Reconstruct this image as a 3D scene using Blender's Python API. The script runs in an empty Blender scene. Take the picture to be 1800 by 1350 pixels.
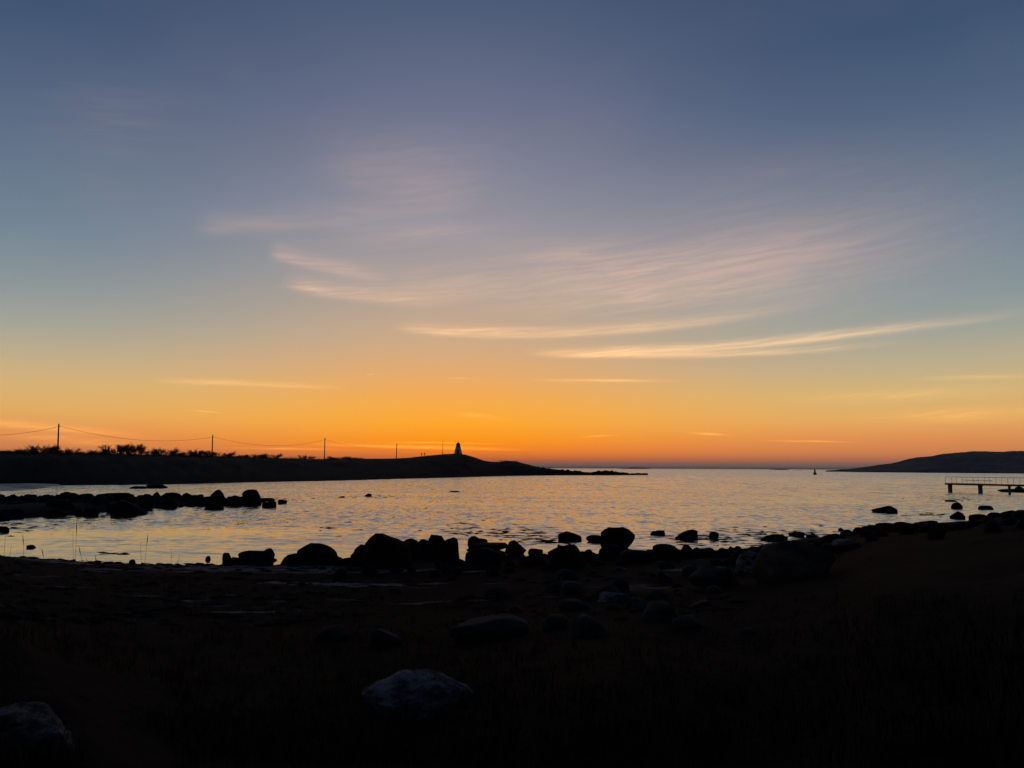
import bpy, bmesh, math, random
import numpy as np
from mathutils import Vector, Matrix, noise as mnoise

scene = bpy.context.scene
COL = scene.collection
random.seed(7)

# ------------------------------------------------------------------ camera
F = 1352.0                      # focal length in photo pixels (1800 wide)
PITCH = math.atan(147.4 / F)
ROLL = 0.0045
EYE = 3.6                       # metres above the sea

def ray(px, py):
    dx, dy = (px - 900) / F, (675 - py) / F
    X = dx * math.cos(ROLL) - dy * math.sin(ROLL)
    Y = dx * math.sin(ROLL) + dy * math.cos(ROLL)
    v = Vector((X, math.cos(PITCH) - Y * math.sin(PITCH), math.sin(PITCH) + Y * math.cos(PITCH)))
    return v.normalized()

cam_data = bpy.data.cameras.new('camera')
cam = bpy.data.objects.new('camera', cam_data)
COL.objects.link(cam)
ax = Vector((math.cos(ROLL), -math.sin(ROLL) * math.sin(PITCH), math.sin(ROLL) * math.cos(PITCH)))
ay = Vector((-math.sin(ROLL), -math.cos(ROLL) * math.sin(PITCH), math.cos(ROLL) * math.cos(PITCH)))
az = ax.cross(ay)
cam.matrix_world = Matrix(((ax.x, ay.x, az.x, 0), (ax.y, ay.y, az.y, 0), (ax.z, ay.z, az.z, EYE), (0, 0, 0, 1)))
cam_data.sensor_width = 36
cam_data.lens = 36 * F / 1800
cam_data.clip_start = 0.1
cam_data.clip_end = 80000
scene.camera = cam

# ------------------------------------------------------------------ exposure
scene.view_settings.view_transform = 'Standard'
scene.view_settings.look = 'None'
scene.view_settings.exposure = 0
scene.view_settings.gamma = 1
scene.view_settings.use_curve_mapping = False
scene.cycles.use_denoising = True
scene.cycles.denoiser = 'OPENIMAGEDENOISE'
scene.cycles.denoising_input_passes = 'RGB_ALBEDO_NORMAL'
scene.cycles.denoising_prefilter = 'ACCURATE'
scene.cycles.max_bounces = 5
scene.cycles.volume_bounces = 0

def lin(r, g, b):
    f = lambda c: (c / 255 / 12.92) if c <= 10 else ((c / 255 + 0.055) / 1.055) ** 2.4
    return (f(r), f(g), f(b), 1)

# ------------------------------------------------------------------ node expressions
class X:
    """a float socket with arithmetic"""
    nt = None
    def __init__(s, sock): s.s = sock
    @staticmethod
    def op(kind, *args, clamp=False):
        n = X.nt.nodes.new('ShaderNodeMath'); n.operation = kind; n.use_clamp = clamp
        for i, a in enumerate(args):
            if isinstance(a, X): X.nt.links.new(a.s, n.inputs[i])
            else: n.inputs[i].default_value = float(a)
        return X(n.outputs[0])
    def __add__(a, b): return X.op('ADD', a, b)
    __radd__ = __add__
    def __sub__(a, b): return X.op('SUBTRACT', a, b)
    def __rsub__(a, b): return X.op('SUBTRACT', b, a)
    def __mul__(a, b): return X.op('MULTIPLY', a, b)
    __rmul__ = __mul__
    def __truediv__(a, b): return X.op('DIVIDE', a, b)
    def __neg__(a): return X.op('MULTIPLY', a, -1)

def xexp(a): return X.op('EXPONENT', a)
def xsmooth(a, lo, hi):
    n = X.nt.nodes.new('ShaderNodeMapRange'); n.interpolation_type = 'SMOOTHSTEP'
    X.nt.links.new(a.s, n.inputs[0]); n.inputs[1].default_value = lo; n.inputs[2].default_value = hi
    return X(n.outputs[0])
def xvec(a, b, c=0.0):
    n = X.nt.nodes.new('ShaderNodeCombineXYZ')
    for i, v in enumerate((a, b, c)):
        if isinstance(v, X): X.nt.links.new(v.s, n.inputs[i])
        else: n.inputs[i].default_value = v
    return n.outputs[0]
def xnoise(vec, scale, detail=3, rough=0.55, dist=0.0):
    n = X.nt.nodes.new('ShaderNodeTexNoise'); n.inputs['Scale'].default_value = scale
    n.inputs['Detail'].default_value = detail; n.inputs['Roughness'].default_value = rough
    n.inputs['Distortion'].default_value = dist
    X.nt.links.new(vec, n.inputs['Vector'])
    return X(n.outputs['Fac'])
def xmix(fac, a, b):
    n = X.nt.nodes.new('ShaderNodeMix'); n.data_type = 'RGBA'; n.clamp_factor = True
    if isinstance(fac, X): X.nt.links.new(fac.s, n.inputs['Factor'])
    else: n.inputs['Factor'].default_value = fac
    for k, v in ((6, a), (7, b)):
        if isinstance(v, tuple): n.inputs[k].default_value = v
        else: X.nt.links.new(v, n.inputs[k])
    return n.outputs[2]
def xramp(fac, stops):
    n = X.nt.nodes.new('ShaderNodeValToRGB'); X.nt.links.new(fac.s, n.inputs[0])
    el = n.color_ramp.elements
    while len(el) < len(stops): el.new(0.5)
    for e, (p, c) in zip(el, stops): e.position = p; e.color = c
    return n.outputs[0]

# ------------------------------------------------------------------ sky
HAZE = 0.00005
SUN_AZ = -4.0                   # degrees to the right of +Y; the sun has just gone below the horizon
world = bpy.data.worlds.new('World'); scene.world = world
world.use_nodes = True
nt = world.node_tree; nt.nodes.clear(); X.nt = nt
tc = nt.nodes.new('ShaderNodeTexCoord')
sep = nt.nodes.new('ShaderNodeSeparateXYZ'); nt.links.new(tc.outputs['Generated'], sep.inputs[0])
sx, sy, sz = (X(sep.outputs[i]) for i in range(3))
DEG = 180 / math.pi
elev = X.op('ARCSINE', sz) * DEG
azim = X.op('ARCTAN2', sx, sy) * DEG
wv = xvec(azim * 0.09, elev * 0.35)
warp = xnoise(wv, 1.0, 2) - 0.5
t = X.op('POWER', X.op('MAXIMUM', elev, 0.0) / 90.0, 0.5)
def ramp_deg(table):
    return xramp(t, [((max(e, 0) / 90) ** 0.5, lin(*c)) for e, c in table])
sunward = ramp_deg([(0, (114, 100, 92)), (0.33, (128, 99, 86)), (0.52, (174, 94, 64)), (0.85, (214, 112, 52)), (1.3, (240, 130, 38)), (1.9, (252, 146, 22)), (3.4, (252, 166, 40)),
                    (4.8, (246, 168, 66)), (6.2, (236, 168, 92)), (9.5, (204, 168, 132)), (13.7, (172, 158, 150)),
                    (17.8, (148, 145, 156)), (25.7, (106, 112, 139)), (32.8, (72, 88, 117)), (50, (40, 53, 84)), (90, (28, 39, 64))])
def edge_e(py): return math.degrees(math.asin(ray(60, py).z))
sideways = ramp_deg([(0, (118, 106, 100)), (0.36, (132, 105, 94)), (0.58, (172, 110, 88)), (1.1, (206, 130, 84))] +
                    [(edge_e(py), c) for py, c in ((762, (222, 144, 88)), (738, (226, 162, 96)), (712, (222, 174, 106)), (670, (208, 178, 122)), (620, (184, 172, 142)), (560, (154, 160, 152)),
                     (500, (130, 147, 153)), (400, (103, 127, 147)), (200, (80, 100, 128)), (0, (54, 78, 110)))] +
                    [(50, (38, 53, 84)), (90, (28, 39, 64))])
opposite = ramp_deg([(0, (34, 40, 54)), (4, (42, 46, 60)), (9, (54, 52, 68)), (16, (48, 54, 74)), (33, (38, 50, 76)), (60, (30, 42, 68)), (90, (28, 39, 64))])
da = azim - SUN_AZ
g = xexp(-(da * da) / (19.0 ** 2))
col = xmix(g, sideways, sunward)
ada = X.op('ABSOLUTE', X.op('WRAP', da, 180.0, -180.0))
col = xmix(xsmooth(ada, 45, 125), col, opposite)

# cirrus: every streak lies on the sky dome at its own bearing and elevation
fv = xvec(azim * 0.06, elev * 0.8 - azim * 0.09 + warp * 1.1)
fibre = xsmooth(xnoise(fv, 2.0, 7, 0.70), 0.28, 0.76)
fine = xsmooth(xnoise(xvec(azim * 0.16, elev * 3.2 - azim * 0.2 + warp * 3.0), 1.6, 6, 0.66), 0.30, 0.72)
broad = xnoise(xvec(azim * 0.05, elev * 0.12 + 3.0), 1.3, 3, 0.5)

def azel(px, py):
    d = ray(px, py)
    return math.degrees(math.atan2(d.x, d.y)), math.degrees(math.asin(d.z))

def streak(p0, p1, w, amt, bend=0.0, soft=2.0, tex=0.7, f=None, head=0.25):
    """p0,p1 ends; w half width (deg) of the crisp lower edge; soft widens the upper side"""
    a0, e0 = azel(*p0); a1, e1 = azel(*p1)
    L = math.hypot(a1 - a0, e1 - e0); c, s_ = (a1 - a0) / L, (e1 - e0) / L
    A, Ee = azim - a0, elev + (warp * (w * 1.6)) - e0
    u = (A * c + Ee * s_) / L
    v = Ee * c - A * s_
    if bend: v = v + (u * (1 - u)) * (4 * bend)
    up = X.op('GREATER_THAN', v, 0.0) * (w * (soft - 1)) + w
    q = v / up
    m = xexp(-(q * q)) * xsmooth(u, 0.0, head) * xsmooth(u, 1.0, 0.55)
    ff = f or fine
    return m * ((1 - tex) + ff * tex) * amt

ae_vec = xvec(azim, elev + warp * 0.45)
def wisp(p0, p1, w, amt, up=0.0):
    """soft elliptical streak between two bearings; w half width in degrees"""
    a0, e0 = azel(*p0); a1, e1 = azel(*p1)
    L = math.hypot(a1 - a0, e1 - e0)
    mp = nt.nodes.new('ShaderNodeMapping'); mp.vector_type = 'TEXTURE'
    mp.inputs['Location'].default_value = ((a0 + a1) / 2, (e0 + e1) / 2 + up, 0)
    mp.inputs['Rotation'].default_value = (0, 0, math.atan2(e1 - e0, a1 - a0))
    mp.inputs['Scale'].default_value = (L / 2, w * 1.6, 1)
    nt.links.new(ae_vec, mp.inputs[0])
    gr = nt.nodes.new('ShaderNodeTexGradient'); gr.gradient_type = 'QUADRATIC_SPHERE'
    nt.links.new(mp.outputs[0], gr.inputs[0])
    return X(gr.outputs['Fac']), amt
S = []
S.append(streak((905, 622), (1900, 536), 0.22, 1.2, 0.30, 1.7, 0.55))
S.append(streak((905, 620), (1640, 598), 0.18, 1.05, 0.30, 1.7, 0.6))
S.append(streak((680, 577), (1480, 522), 0.22, 0.95, 0.95, 2.4, 0.6, head=0.1))
S.append(streak((465, 444), (700, 492), 0.36, 0.75, 0.15, 2.2, 0.6, head=0.12))
S.append(streak((485, 497), (860, 522), 0.34, 0.7, 0.55, 2.4, 0.6, head=0.15))
S.append(streak((325, 402), (900, 345), 0.5, 0.45, 0.1, 2.2, 0.7, fibre, 0.1))
S.append(streak((520, 285), (900, 322), 0.8, 0.50, 0.9, 3.4, 0.6, fibre, 0.3))
S.append(streak((250, 668), (640, 684), 0.14, 0.6, -0.05, 1.6, 0.5))
S.append(streak((-200, 728), (310, 772), 0.20, 0.5, 0.0, 1.4, 0.5, head=0.1))
S.append(streak((520, 780), (960, 792), 0.09, 0.9, 0.0, 1.4, 0.45, head=0.4))
def total(ws):
    acc = None
    for f_, a_ in ws:
        acc = f_ * a_ if acc is None else X.op('MULTIPLY_ADD', f_, a_, acc)
    return acc
crisp = total([wisp((930, 627), (1330, 617), 0.15, 0.5), wisp((670, 580), (1010, 574), 0.16, 0.7), wisp((475, 500), (620, 518), 0.17, 0.6),
    wisp((890, 668), (1240, 668), 0.13, 1.3), wisp((315, 719), (405, 727), 0.05, 0.9), wisp((640, 658), (664, 656), 0.04, 1.2),
    wisp((770, 667), (845, 666), 0.06, 0.7), wisp((780, 724), (905, 738), 0.20, 0.55), wisp((1005, 769), (1100, 764), 0.07, 0.9),
    wisp((1190, 758), (1300, 768), 0.10, 0.9), wisp((1310, 774), (1540, 779), 0.07, 0.8), wisp((1280, 702), (1950, 680), 0.5, 0.45),
    wisp((1440, 735), (1990, 722), 0.5, 0.5), wisp((1540, 668), (1950, 655), 0.2, 0.5), wisp((600, 774), (930, 782), 0.07, 0.9),
    wisp((340, 785), (660, 791), 0.09, 0.7), wisp((-100, 758), (330, 790), 0.3, 0.5)])
mistv = total([wisp((500, 470), (1100, 500), 1.6, 0.5), wisp((380, 425), (1050, 372), 1.0, 0.5), wisp((-80, 240), (420, 175), 3.4, 0.30), wisp((480, 215), (1000, 325), 3.0, 0.30),
    wisp((740, 430), (1290, 450), 1.5, 0.6), wisp((680, 505), (1600, 425), 1.7, 0.6), wisp((700, 548), (1580, 470), 1.2, 0.55)])
wide = total([wisp((760, 470), (2300, 250), 5.0, 0.75), wisp((820, 335), (2100, 150), 2.6, 0.25), wisp((800, 470), (1900, 400), 3.6, 0.5)])
S.append(crisp * (fine * 0.9 + 0.4)); S.append(mistv * (fibre * 1.1 + 0.2)); S.append(wide * (fibre * 0.45 + 0.6))
mask = S[0]
for m in S[1:]: mask = mask + m
# thin high veil carried all round the dome
veil = xsmooth(broad, 0.45, 0.8) * xsmooth(elev, 9, 20) * 0.10
mask = X.op('MINIMUM', mask + veil, 1.15)
lit = xsmooth(ada, 130, 20)
cloud_col = ramp_deg([(0, (200, 110, 30)), (2, (206, 138, 52)), (5, (165, 122, 68)), (9, (172, 132, 88)), (14, (148, 110, 84)),
                      (20, (116, 92, 78)), (33, (78, 69, 66)), (90, (40, 38, 48))])
cm = nt.nodes.new('ShaderNodeVectorMath'); cm.operation = 'SCALE'
nt.links.new(cloud_col, cm.inputs[0]); nt.links.new((mask * lit * 1.3).s, cm.inputs['Scale'])
ca = nt.nodes.new('ShaderNodeVectorMath'); ca.operation = 'ADD'
cs = nt.nodes.new('ShaderNodeVectorMath'); cs.operation = 'SCALE'
nt.links.new(col, cs.inputs[0]); nt.links.new((1 - mask * lit * 0.22).s, cs.inputs['Scale']); nt.links.new(cs.outputs[0], ca.inputs[0]); nt.links.new(cm.outputs[0], ca.inputs[1])
# physical twilight sky under the measured gradient
sky = nt.nodes.new('ShaderNodeTexSky'); sky.sky_type = 'NISHITA'; sky.sun_disc = False
sky.sun_elevation = math.radians(-1.5); sky.sun_rotation = math.radians(SUN_AZ)
b1 = nt.nodes.new('ShaderNodeBackground'); nt.links.new(ca.outputs[0], b1.inputs[0]); b1.inputs[1].default_value = 0.95
b2 = nt.nodes.new('ShaderNodeBackground'); nt.links.new(sky.outputs[0], b2.inputs[0]); b2.inputs[1].default_value = 0.05
ad = nt.nodes.new('ShaderNodeAddShader'); nt.links.new(b1.outputs[0], ad.inputs[0]); nt.links.new(b2.outputs[0], ad.inputs[1])
wo = nt.nodes.new('ShaderNodeOutputWorld'); nt.links.new(ad.outputs[0], wo.inputs[0])
world.cycles.sampling_method = 'NONE'

# ------------------------------------------------------------------ helpers
def prop(o, label=None, cat=None, group=None, kind=None):
    if label: o['label'] = label
    if cat: o['category'] = cat
    if group: o['group'] = group
    if kind: o['kind'] = kind
    return o
def mesh_obj(name, verts, faces, mat, parent=None, smooth=False):
    me = bpy.data.meshes.new(name)
    me.from_pydata([tuple(v) for v in verts], [], [tuple(f) for f in faces])
    if smooth: me.shade_smooth()
    me.materials.append(mat)
    o = bpy.data.objects.new(name, me); COL.objects.link(o)
    if parent: o.parent = parent
    return o
def link(name, me, parent=None):
    o = bpy.data.objects.new(name, me); COL.objects.link(o)
    if parent: o.parent = parent
    return o
def empty(name, loc, rz=0):
    o = bpy.data.objects.new(name, None); COL.objects.link(o)
    o.location = loc; o.rotation_euler.z = rz; o.empty_display_size = 0.2
    return o
def at_depth(px, py, Y):
    d = ray(px, py); return Vector((0, 0, EYE)) + d * (Y / d.y)
def on_plane(px, py, z=0.0):
    d = ray(px, py); return Vector((0, 0, EYE)) + d * ((z - EYE) / d.z)
def interp(x, tab):
    return float(np.interp(x, [a for a, b in tab], [b for a, b in tab]))
class MB:
    def __init__(s): s.v = []; s.f = []
    def box(s, c, d, M=None):
        n = len(s.v)
        for dz in (-1, 1):
            for dx, dy in ((-1, -1), (1, -1), (1, 1), (-1, 1)):
                p = Vector((c[0] + dx * d[0] / 2, c[1] + dy * d[1] / 2, c[2] + dz * d[2] / 2))
                s.v.append(M @ p if M else p)
        s.f += [(n, n+3, n+2, n+1), (n+4, n+5, n+6, n+7), (n, n+1, n+5, n+4), (n+1, n+2, n+6, n+5), (n+2, n+3, n+7, n+6), (n+3, n, n+4, n+7)]
        return s
    def tube(s, pts, radii, k=6, cap=True):
        n0 = len(s.v); pts = [Vector(p) for p in pts]
        for i, p in enumerate(pts):
            d = (pts[min(i+1, len(pts)-1)] - pts[max(i-1, 0)]).normalized()
            a = d.orthogonal().normalized(); b = d.cross(a)
            if abs(d.z) > 0.9: a = Vector((1, 0, 0)) - d * d.x; a.normalize(); b = d.cross(a)
            for j in range(k):
                w = 2 * math.pi * j / k
                s.v.append(p + (a * math.cos(w) + b * math.sin(w)) * radii[i])
        for i in range(len(pts) - 1):
            for j in range(k):
                j2 = (j + 1) % k
                s.f.append((n0+i*k+j, n0+i*k+j2, n0+(i+1)*k+j2, n0+(i+1)*k+j))
        if cap:
            s.f.append(tuple(n0 + j for j in range(k))[::-1]); s.f.append(tuple(n0+(len(pts)-1)*k+j for j in range(k)))
        return s
    def ring_stack(s, rings):            # rings: list of point lists of equal length
        n0 = len(s.v); k = len(rings[0])
        for r in rings: s.v += [Vector(p) for p in r]
        for i in range(len(rings) - 1):
            for j in range(k):
                j2 = (j + 1) % k
                s.f.append((n0+i*k+j, n0+i*k+j2, n0+(i+1)*k+j2, n0+(i+1)*k+j))
        s.f.append(tuple(n0 + j for j in range(k))[::-1]); s.f.append(tuple(n0+(len(rings)-1)*k+j for j in range(k)))
        return s
    def build(s, name, mat, parent=None, smooth=False): return mesh_obj(name, s.v, s.f, mat, parent, smooth)

# ------------------------------------------------------------------ materials
def new_mat(name):
    m = bpy.data.materials.new(name); m.use_nodes = True
    X.nt = m.node_tree; b = m.node_tree.nodes['Principled BSDF']
    return m, m.node_tree, b
def objcoord(kind='Object'):
    n = X.nt.nodes.new('ShaderNodeTexCoord'); return n.outputs[kind]
def geopos():
    n = X.nt.nodes.new('ShaderNodeNewGeometry'); return n.outputs['Position']
def add_bump(b, h, strength=0.5, dist=0.05, normal=None):
    n = X.nt.nodes.new('ShaderNodeBump'); n.inputs['Strength'].default_value = strength; n.inputs['Distance'].default_value = dist
    X.nt.links.new(h.s, n.inputs['Height'])
    if normal: X.nt.links.new(normal, n.inputs['Normal'])
    X.nt.links.new(n.outputs[0], b.inputs['Normal'])
    return n.outputs[0]
def stone_mat(name, c1, c2, scale=3.0, rough=0.85, spec=0.25, bump=0.6, rand=True):
    m, t_, b = new_mat(name)
    oc = objcoord()
    n1 = xnoise(oc, scale, 6, 0.62, 0.4); n2 = xnoise(oc, scale * 9, 4, 0.6)
    f = xsmooth(n1 * 0.7 + n2 * 0.3, 0.38, 0.64)
    t_.links.new(xmix(f, c1, c2), b.inputs['Base Color'])
    b.inputs['Roughness'].default_value = rough; b.inputs['Specular IOR Level'].default_value = spec
    add_bump(b, n1 * 0.6 + n2 * 0.4, bump, 0.06)
    return m
def g3(v, r=1, gg=1, b=1): return (v * r, v * gg, v * b, 1)
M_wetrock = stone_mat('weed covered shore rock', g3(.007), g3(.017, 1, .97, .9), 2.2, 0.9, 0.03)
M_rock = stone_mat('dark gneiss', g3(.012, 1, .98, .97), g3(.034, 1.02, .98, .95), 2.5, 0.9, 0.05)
M_palerock = stone_mat('pale granite', g3(.012, .97, 1, 1.06), g3(.23, .97, 1, 1.06), 5.0, 0.92, 0.05, 1.0)
M_brownrock = stone_mat('brown gneiss', g3(.02, 1.15, .97, .8), g3(.07, 1.15, .97, .8), 3.0, 0.92, 0.05, 0.9)
M_warmstone = stone_mat('warm grey layered stone', g3(.02, 1.05, 1, .93), g3(.19, 1.05, 1, .93), 5.0, 0.92, 0.05, 1.0)
M_wood = stone_mat('tarred timber', g3(.03, 1.1, 1, .85), g3(.06, 1.1, 1, .85), 4, 0.85, 0.15, 0.3)
M_concrete = stone_mat('weathered concrete', g3(.10), g3(.18), 3, 0.9, 0.15, 0.3)
M_deck = stone_mat('weathered planks', g3(.08, 1.05, 1, .9), g3(.14, 1.05, 1, .9), 4, 0.85, 0.15, 0.3)
M_bark = stone_mat('dark bark', g3(.025, 1.1, 1, .9), g3(.05, 1.1, 1, .9), 3, 0.9, 0.1, 0.3)
M_white = stone_mat('white painted boards', g3(.70, 1, 1, 1.02), g3(.80, 1, 1, 1.01), 2, 0.6, 0.3, 0.1)
M_redbrown = stone_mat('oxide red paint', (.12, .025, .018, 1), (.16, .035, .025, 1), 2, 0.6, 0.3, 0.1)
M_roof = stone_mat('dark roof felt', g3(.03), g3(.05), 2, 0.7, 0.3, 0.2)
M_steel = stone_mat('galvanised rail', g3(.14), g3(.2), 5, 0.5, 0.4, 0.1)
M_wire = stone_mat('black cable', g3(.02), g3(.03), 2, 0.6, 0.2, 0.0)
M_straw = stone_mat('dry straw', (.10, .075, .04, 1), (.16, .12, .065, 1), 4, 0.9, 0.05, 0.0)
M_cloth = stone_mat('dark jacket cloth', g3(.02, .9, 1, 1.3), g3(.035, .9, 1, 1.3), 8, 0.9, 0.05, 0.1)
M_hair = stone_mat('dark brown hair', g3(.015, 1.2, 1, .8), g3(.03, 1.2, 1, .8), 20, 0.7, 0.2, 0.1)
M_skin = stone_mat('skin', (.35, .2, .14, 1), (.42, .25, .18, 1), 6, 0.6, 0.3, 0.0)
M_green = stone_mat('dark green buoy paint', (.01, .04, .025, 1), (.015, .06, .035, 1), 3, 0.5, 0.4, 0.1)
M_weed = stone_mat('floating bladder wrack', g3(.006, 1.2, 1, .7), g3(.018, 1.2, 1, .7), 5, 0.85, 0.06, 0.8)
m, t_, b = new_mat('lantern glass'); M_glass = m
b.inputs['Base Color'].default_value = g3(.02); b.inputs['Roughness'].default_value = 0.08

# heath covered land
m, t_, b = new_mat('winter heath'); M_heath = m
p = geopos()
n1 = xnoise(p, 0.12, 6, 0.65); n2 = xnoise(p, 1.4, 4, 0.6)
f = xsmooth(n1 * 0.6 + n2 * 0.4, 0.36, 0.66)
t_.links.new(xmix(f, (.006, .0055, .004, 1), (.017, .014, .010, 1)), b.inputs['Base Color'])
b.inputs['Roughness'].default_value = 0.95; b.inputs['Specular IOR Level'].default_value = 0.05
add_bump(b, n2, 0.8, 0.3)
# bare island rock
m, t_, b = new_mat('bare island gneiss'); M_island = m
p = geopos()
n1 = xnoise(p, 0.02, 7, 0.65, 0.6); n2 = xnoise(p, 0.15, 5, 0.6)
f = xsmooth(n1 * 0.6 + n2 * 0.4, 0.40, 0.62)
t_.links.new(xmix(f, (.05, .05, .046, 1), (.13, .125, .12, 1)), b.inputs['Base Color'])
b.inputs['Roughness'].default_value = 0.95; b.inputs['Specular IOR Level'].default_value = 0.1
add_bump(b, n2, 0.9, 1.5)
# near shore ground: dark turf and wrack, pale wet sand in patches
m, t_, b = new_mat('shore turf wrack and sand'); M_ground = m
p = geopos(); sp = t_.nodes.new('ShaderNodeSeparateXYZ'); t_.links.new(p, sp.inputs[0])
gx, gy, gz = (X(sp.outputs[i]) for i in range(3))
n1 = xnoise(p, 0.35, 6, 0.65, 0.3); n2 = xnoise(p, 5.0, 5, 0.65); n3 = xnoise(xvec(gx * 0.16, gy * 0.55, 4.0), 1.0, 4, 0.55)
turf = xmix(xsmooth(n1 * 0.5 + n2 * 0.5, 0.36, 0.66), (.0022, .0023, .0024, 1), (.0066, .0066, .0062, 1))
low = xsmooth(gz, 0.75, 0.30)
n4 = xnoise(xvec(gx * 1.3, gy * 2.2, 2.0), 1.0, 5, 0.7, 0.6)
sandf = xsmooth(n3 + (n4 - 0.5) * 0.30, 0.57, 0.64) * low * xsmooth(n2, 0.30, 0.5)
strip = xsmooth(gz + (n1 - 0.5) * 0.14, 0.13, 0.05) * xsmooth(gz, -0.3, -0.05)
sandf = X.op('MAXIMUM', sandf, strip * xsmooth(gx, -4.0, -6.0) * xsmooth(gx, -15.0, -11.0) * xsmooth(n4, 0.42, 0.56))
sand = xmix(n2, (.10, .098, .095, 1), (.18, .175, .165, 1))
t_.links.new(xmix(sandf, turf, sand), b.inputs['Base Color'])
rg = 0.97 - sandf * 0.3
t_.links.new(rg.s, b.inputs['Roughness']); b.inputs['Specular IOR Level'].default_value = 0.02
add_bump(b, n2 * (1 - sandf * 0.8) + n1 * 0.5, 0.7, 0.08)
# wet sand flat
m, t_, b = new_mat('wet sand flat'); M_wetsand = m
p = geopos(); n1 = xnoise(p, 0.2, 5, 0.6)
t_.links.new(xmix(n1, (.10, .10, .10, 1), (.2, .195, .19, 1)), b.inputs['Base Color'])
t_.links.new((xsmooth(n1, 0.3, 0.6) * 0.4 + 0.25).s, b.inputs['Roughness'])

# sea
m, t_, b = new_mat('sea water'); M_sea = m
p = geopos(); sp = t_.nodes.new('ShaderNodeSeparateXYZ'); t_.links.new(p, sp.inputs[0])
gx, gy, gz = (X(sp.outputs[i]) for i in range(3))
b.inputs['Base Color'].default_value = (.012, .016, .02, 1); b.inputs['IOR'].default_value = 1.5
def vnoise(vec, detail, rough, dis):
    n = t_.nodes.new('ShaderNodeTexNoise'); n.inputs['Scale'].default_value = 1; n.inputs['Detail'].default_value = detail
    n.inputs['Roughness'].default_value = rough; n.inputs['Distortion'].default_value = dis
    t_.links.new(vec, n.inputs['Vector'])
    q = t_.nodes.new('ShaderNodeSeparateColor'); t_.links.new(n.outputs['Color'], q.inputs[0])
    return X(q.outputs[0]) - 0.5, X(q.outputs[1]) - 0.5
# wave slopes: wavelets run in from the open sea (+Y), so their steeper fronts face the beach
ax_, ay_ = vnoise(xvec(gx * 0.8 + gy * 0.06, gy * 2.2, 0.0), 3, 0.6, 0.5)
bx_, by_ = vnoise(xvec(gx * 1.8 - gy * 0.2, gy * 5.0, 1.0), 3, 0.6, 0.4)
cx_, cy_ = vnoise(xvec(gx * 2.1, gy * 0.45, 7.0), 3, 0.6, 0.6)
dx_, dy_ = vnoise(xvec(gx * 0.75, gy * 0.08, 9.0), 3, 0.6, 0.6)
patch = xnoise(xvec(gx * 0.045, gy * 0.11, 5.0), 1.0, 3, 0.55)
dist = X.op('SQRT', gx * gx + gy * gy)
lee = xsmooth(dist + gx * 0.75 + (patch - 0.5) * 30, 18, 44)          # sheltered water along the near shore
amp = (xsmooth(patch, 0.30, 0.62) * 0.35 + 0.65) * (lee * 0.9 + 0.1)
nx_ = (ax_ * 0.12 + bx_ * 0.16) * amp
ny_ = (ay_ * 0.48 + by_ * 0.38 + cy_ * 0.40 * xsmooth(dist, 25, 60) + dy_ * 0.38 * xsmooth(dist, 70, 160) + xsmooth(ay_ + by_ * 0.6, 0.14, 0.30) * 0.22 + xsmooth(dist, 30, 300) * 0.015 + 0.065) * amp
vn = t_.nodes.new('ShaderNodeVectorMath'); vn.operation = 'NORMALIZE'
t_.links.new(xvec(nx_, -ny_, 1.0), vn.inputs[0]); wr = (xsmooth(dist, 40, 500) * 0.12 + 0.08).s
gl = t_.nodes.new('ShaderNodeBsdfGlossy'); gl.inputs['Color'].default_value = (.97, .97, .97, 1)
t_.links.new(vn.outputs[0], gl.inputs['Normal']); t_.links.new(wr, gl.inputs['Roughness'])
b.inputs['Specular IOR Level'].default_value = 0
fr = t_.nodes.new('ShaderNodeFresnel'); fr.inputs['IOR'].default_value = 1.333; t_.links.new(vn.outputs[0], fr.inputs['Normal'])
mx = t_.nodes.new('ShaderNodeMixShader'); t_.links.new((X(fr.outputs[0]) * 0.72 + 0.28).s, mx.inputs[0])
t_.links.new(b.outputs[0], mx.inputs[1]); t_.links.new(gl.outputs[0], mx.inputs[2])
t_.links.new(mx.outputs[0], t_.nodes['Material Output'].inputs['Surface'])

# ------------------------------------------------------------------ sea sheet
rs = [0.0] + list(np.geomspace(15, 30000, 60)); K = 96
V = [(0, 0, 0)]; Fc = []
for r in rs[1:]:
    for j in range(K):
        w = 2 * math.pi * j / K; V.append((r * math.sin(w), r * math.cos(w), 0))
for j in range(K): Fc.append((0, 1 + (j + 1) % K, 1 + j))
for i in range(len(rs) - 2):
    for j in range(K):
        a, c = 1 + i * K, 1 + (i + 1) * K; j2 = (j + 1) % K
        Fc.append((a + j, a + j2, c + j2, c + j))
sea = prop(mesh_obj('sea', V, Fc, M_sea), kind='structure')

# ------------------------------------------------------------------ near shore ground
SHORE = [(-900, 962), (-300, 972), (0, 977), (100, 984), (230, 991), (330, 993), (480, 994), (600, 994), (740, 990), (830, 984), (950, 977), (1050, 973),
         (1200, 971), (1320, 963), (1400, 948), (1470, 942), (1530, 926), (1620, 921), (1700, 916), (1760, 906), (1850, 895), (2100, 880), (2600, 868)]
_sh = []
for px, py in SHORE:
    q = on_plane(px, py); _sh.append((math.atan2(q.x, q.y), math.hypot(q.x, q.y)))
_sh = [(-math.pi, 260), (-1.9, 120), (-1.2, 50)] + _sh + [(1.15, 150), (1.9, 220), (math.pi, 260)]
def R_shore(a): return interp(a, _sh)
def nz(x, y, s, seed=0.0): return mnoise.noise(Vector((x * s, y * s, seed)))
def fbm(x, y, s, o=4, seed=0.0):
    v = 0; A = 1
    for _ in range(o): v += A * nz(x, y, s, seed); s *= 2.1; A *= 0.5; seed += 7.3
    return v
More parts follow.
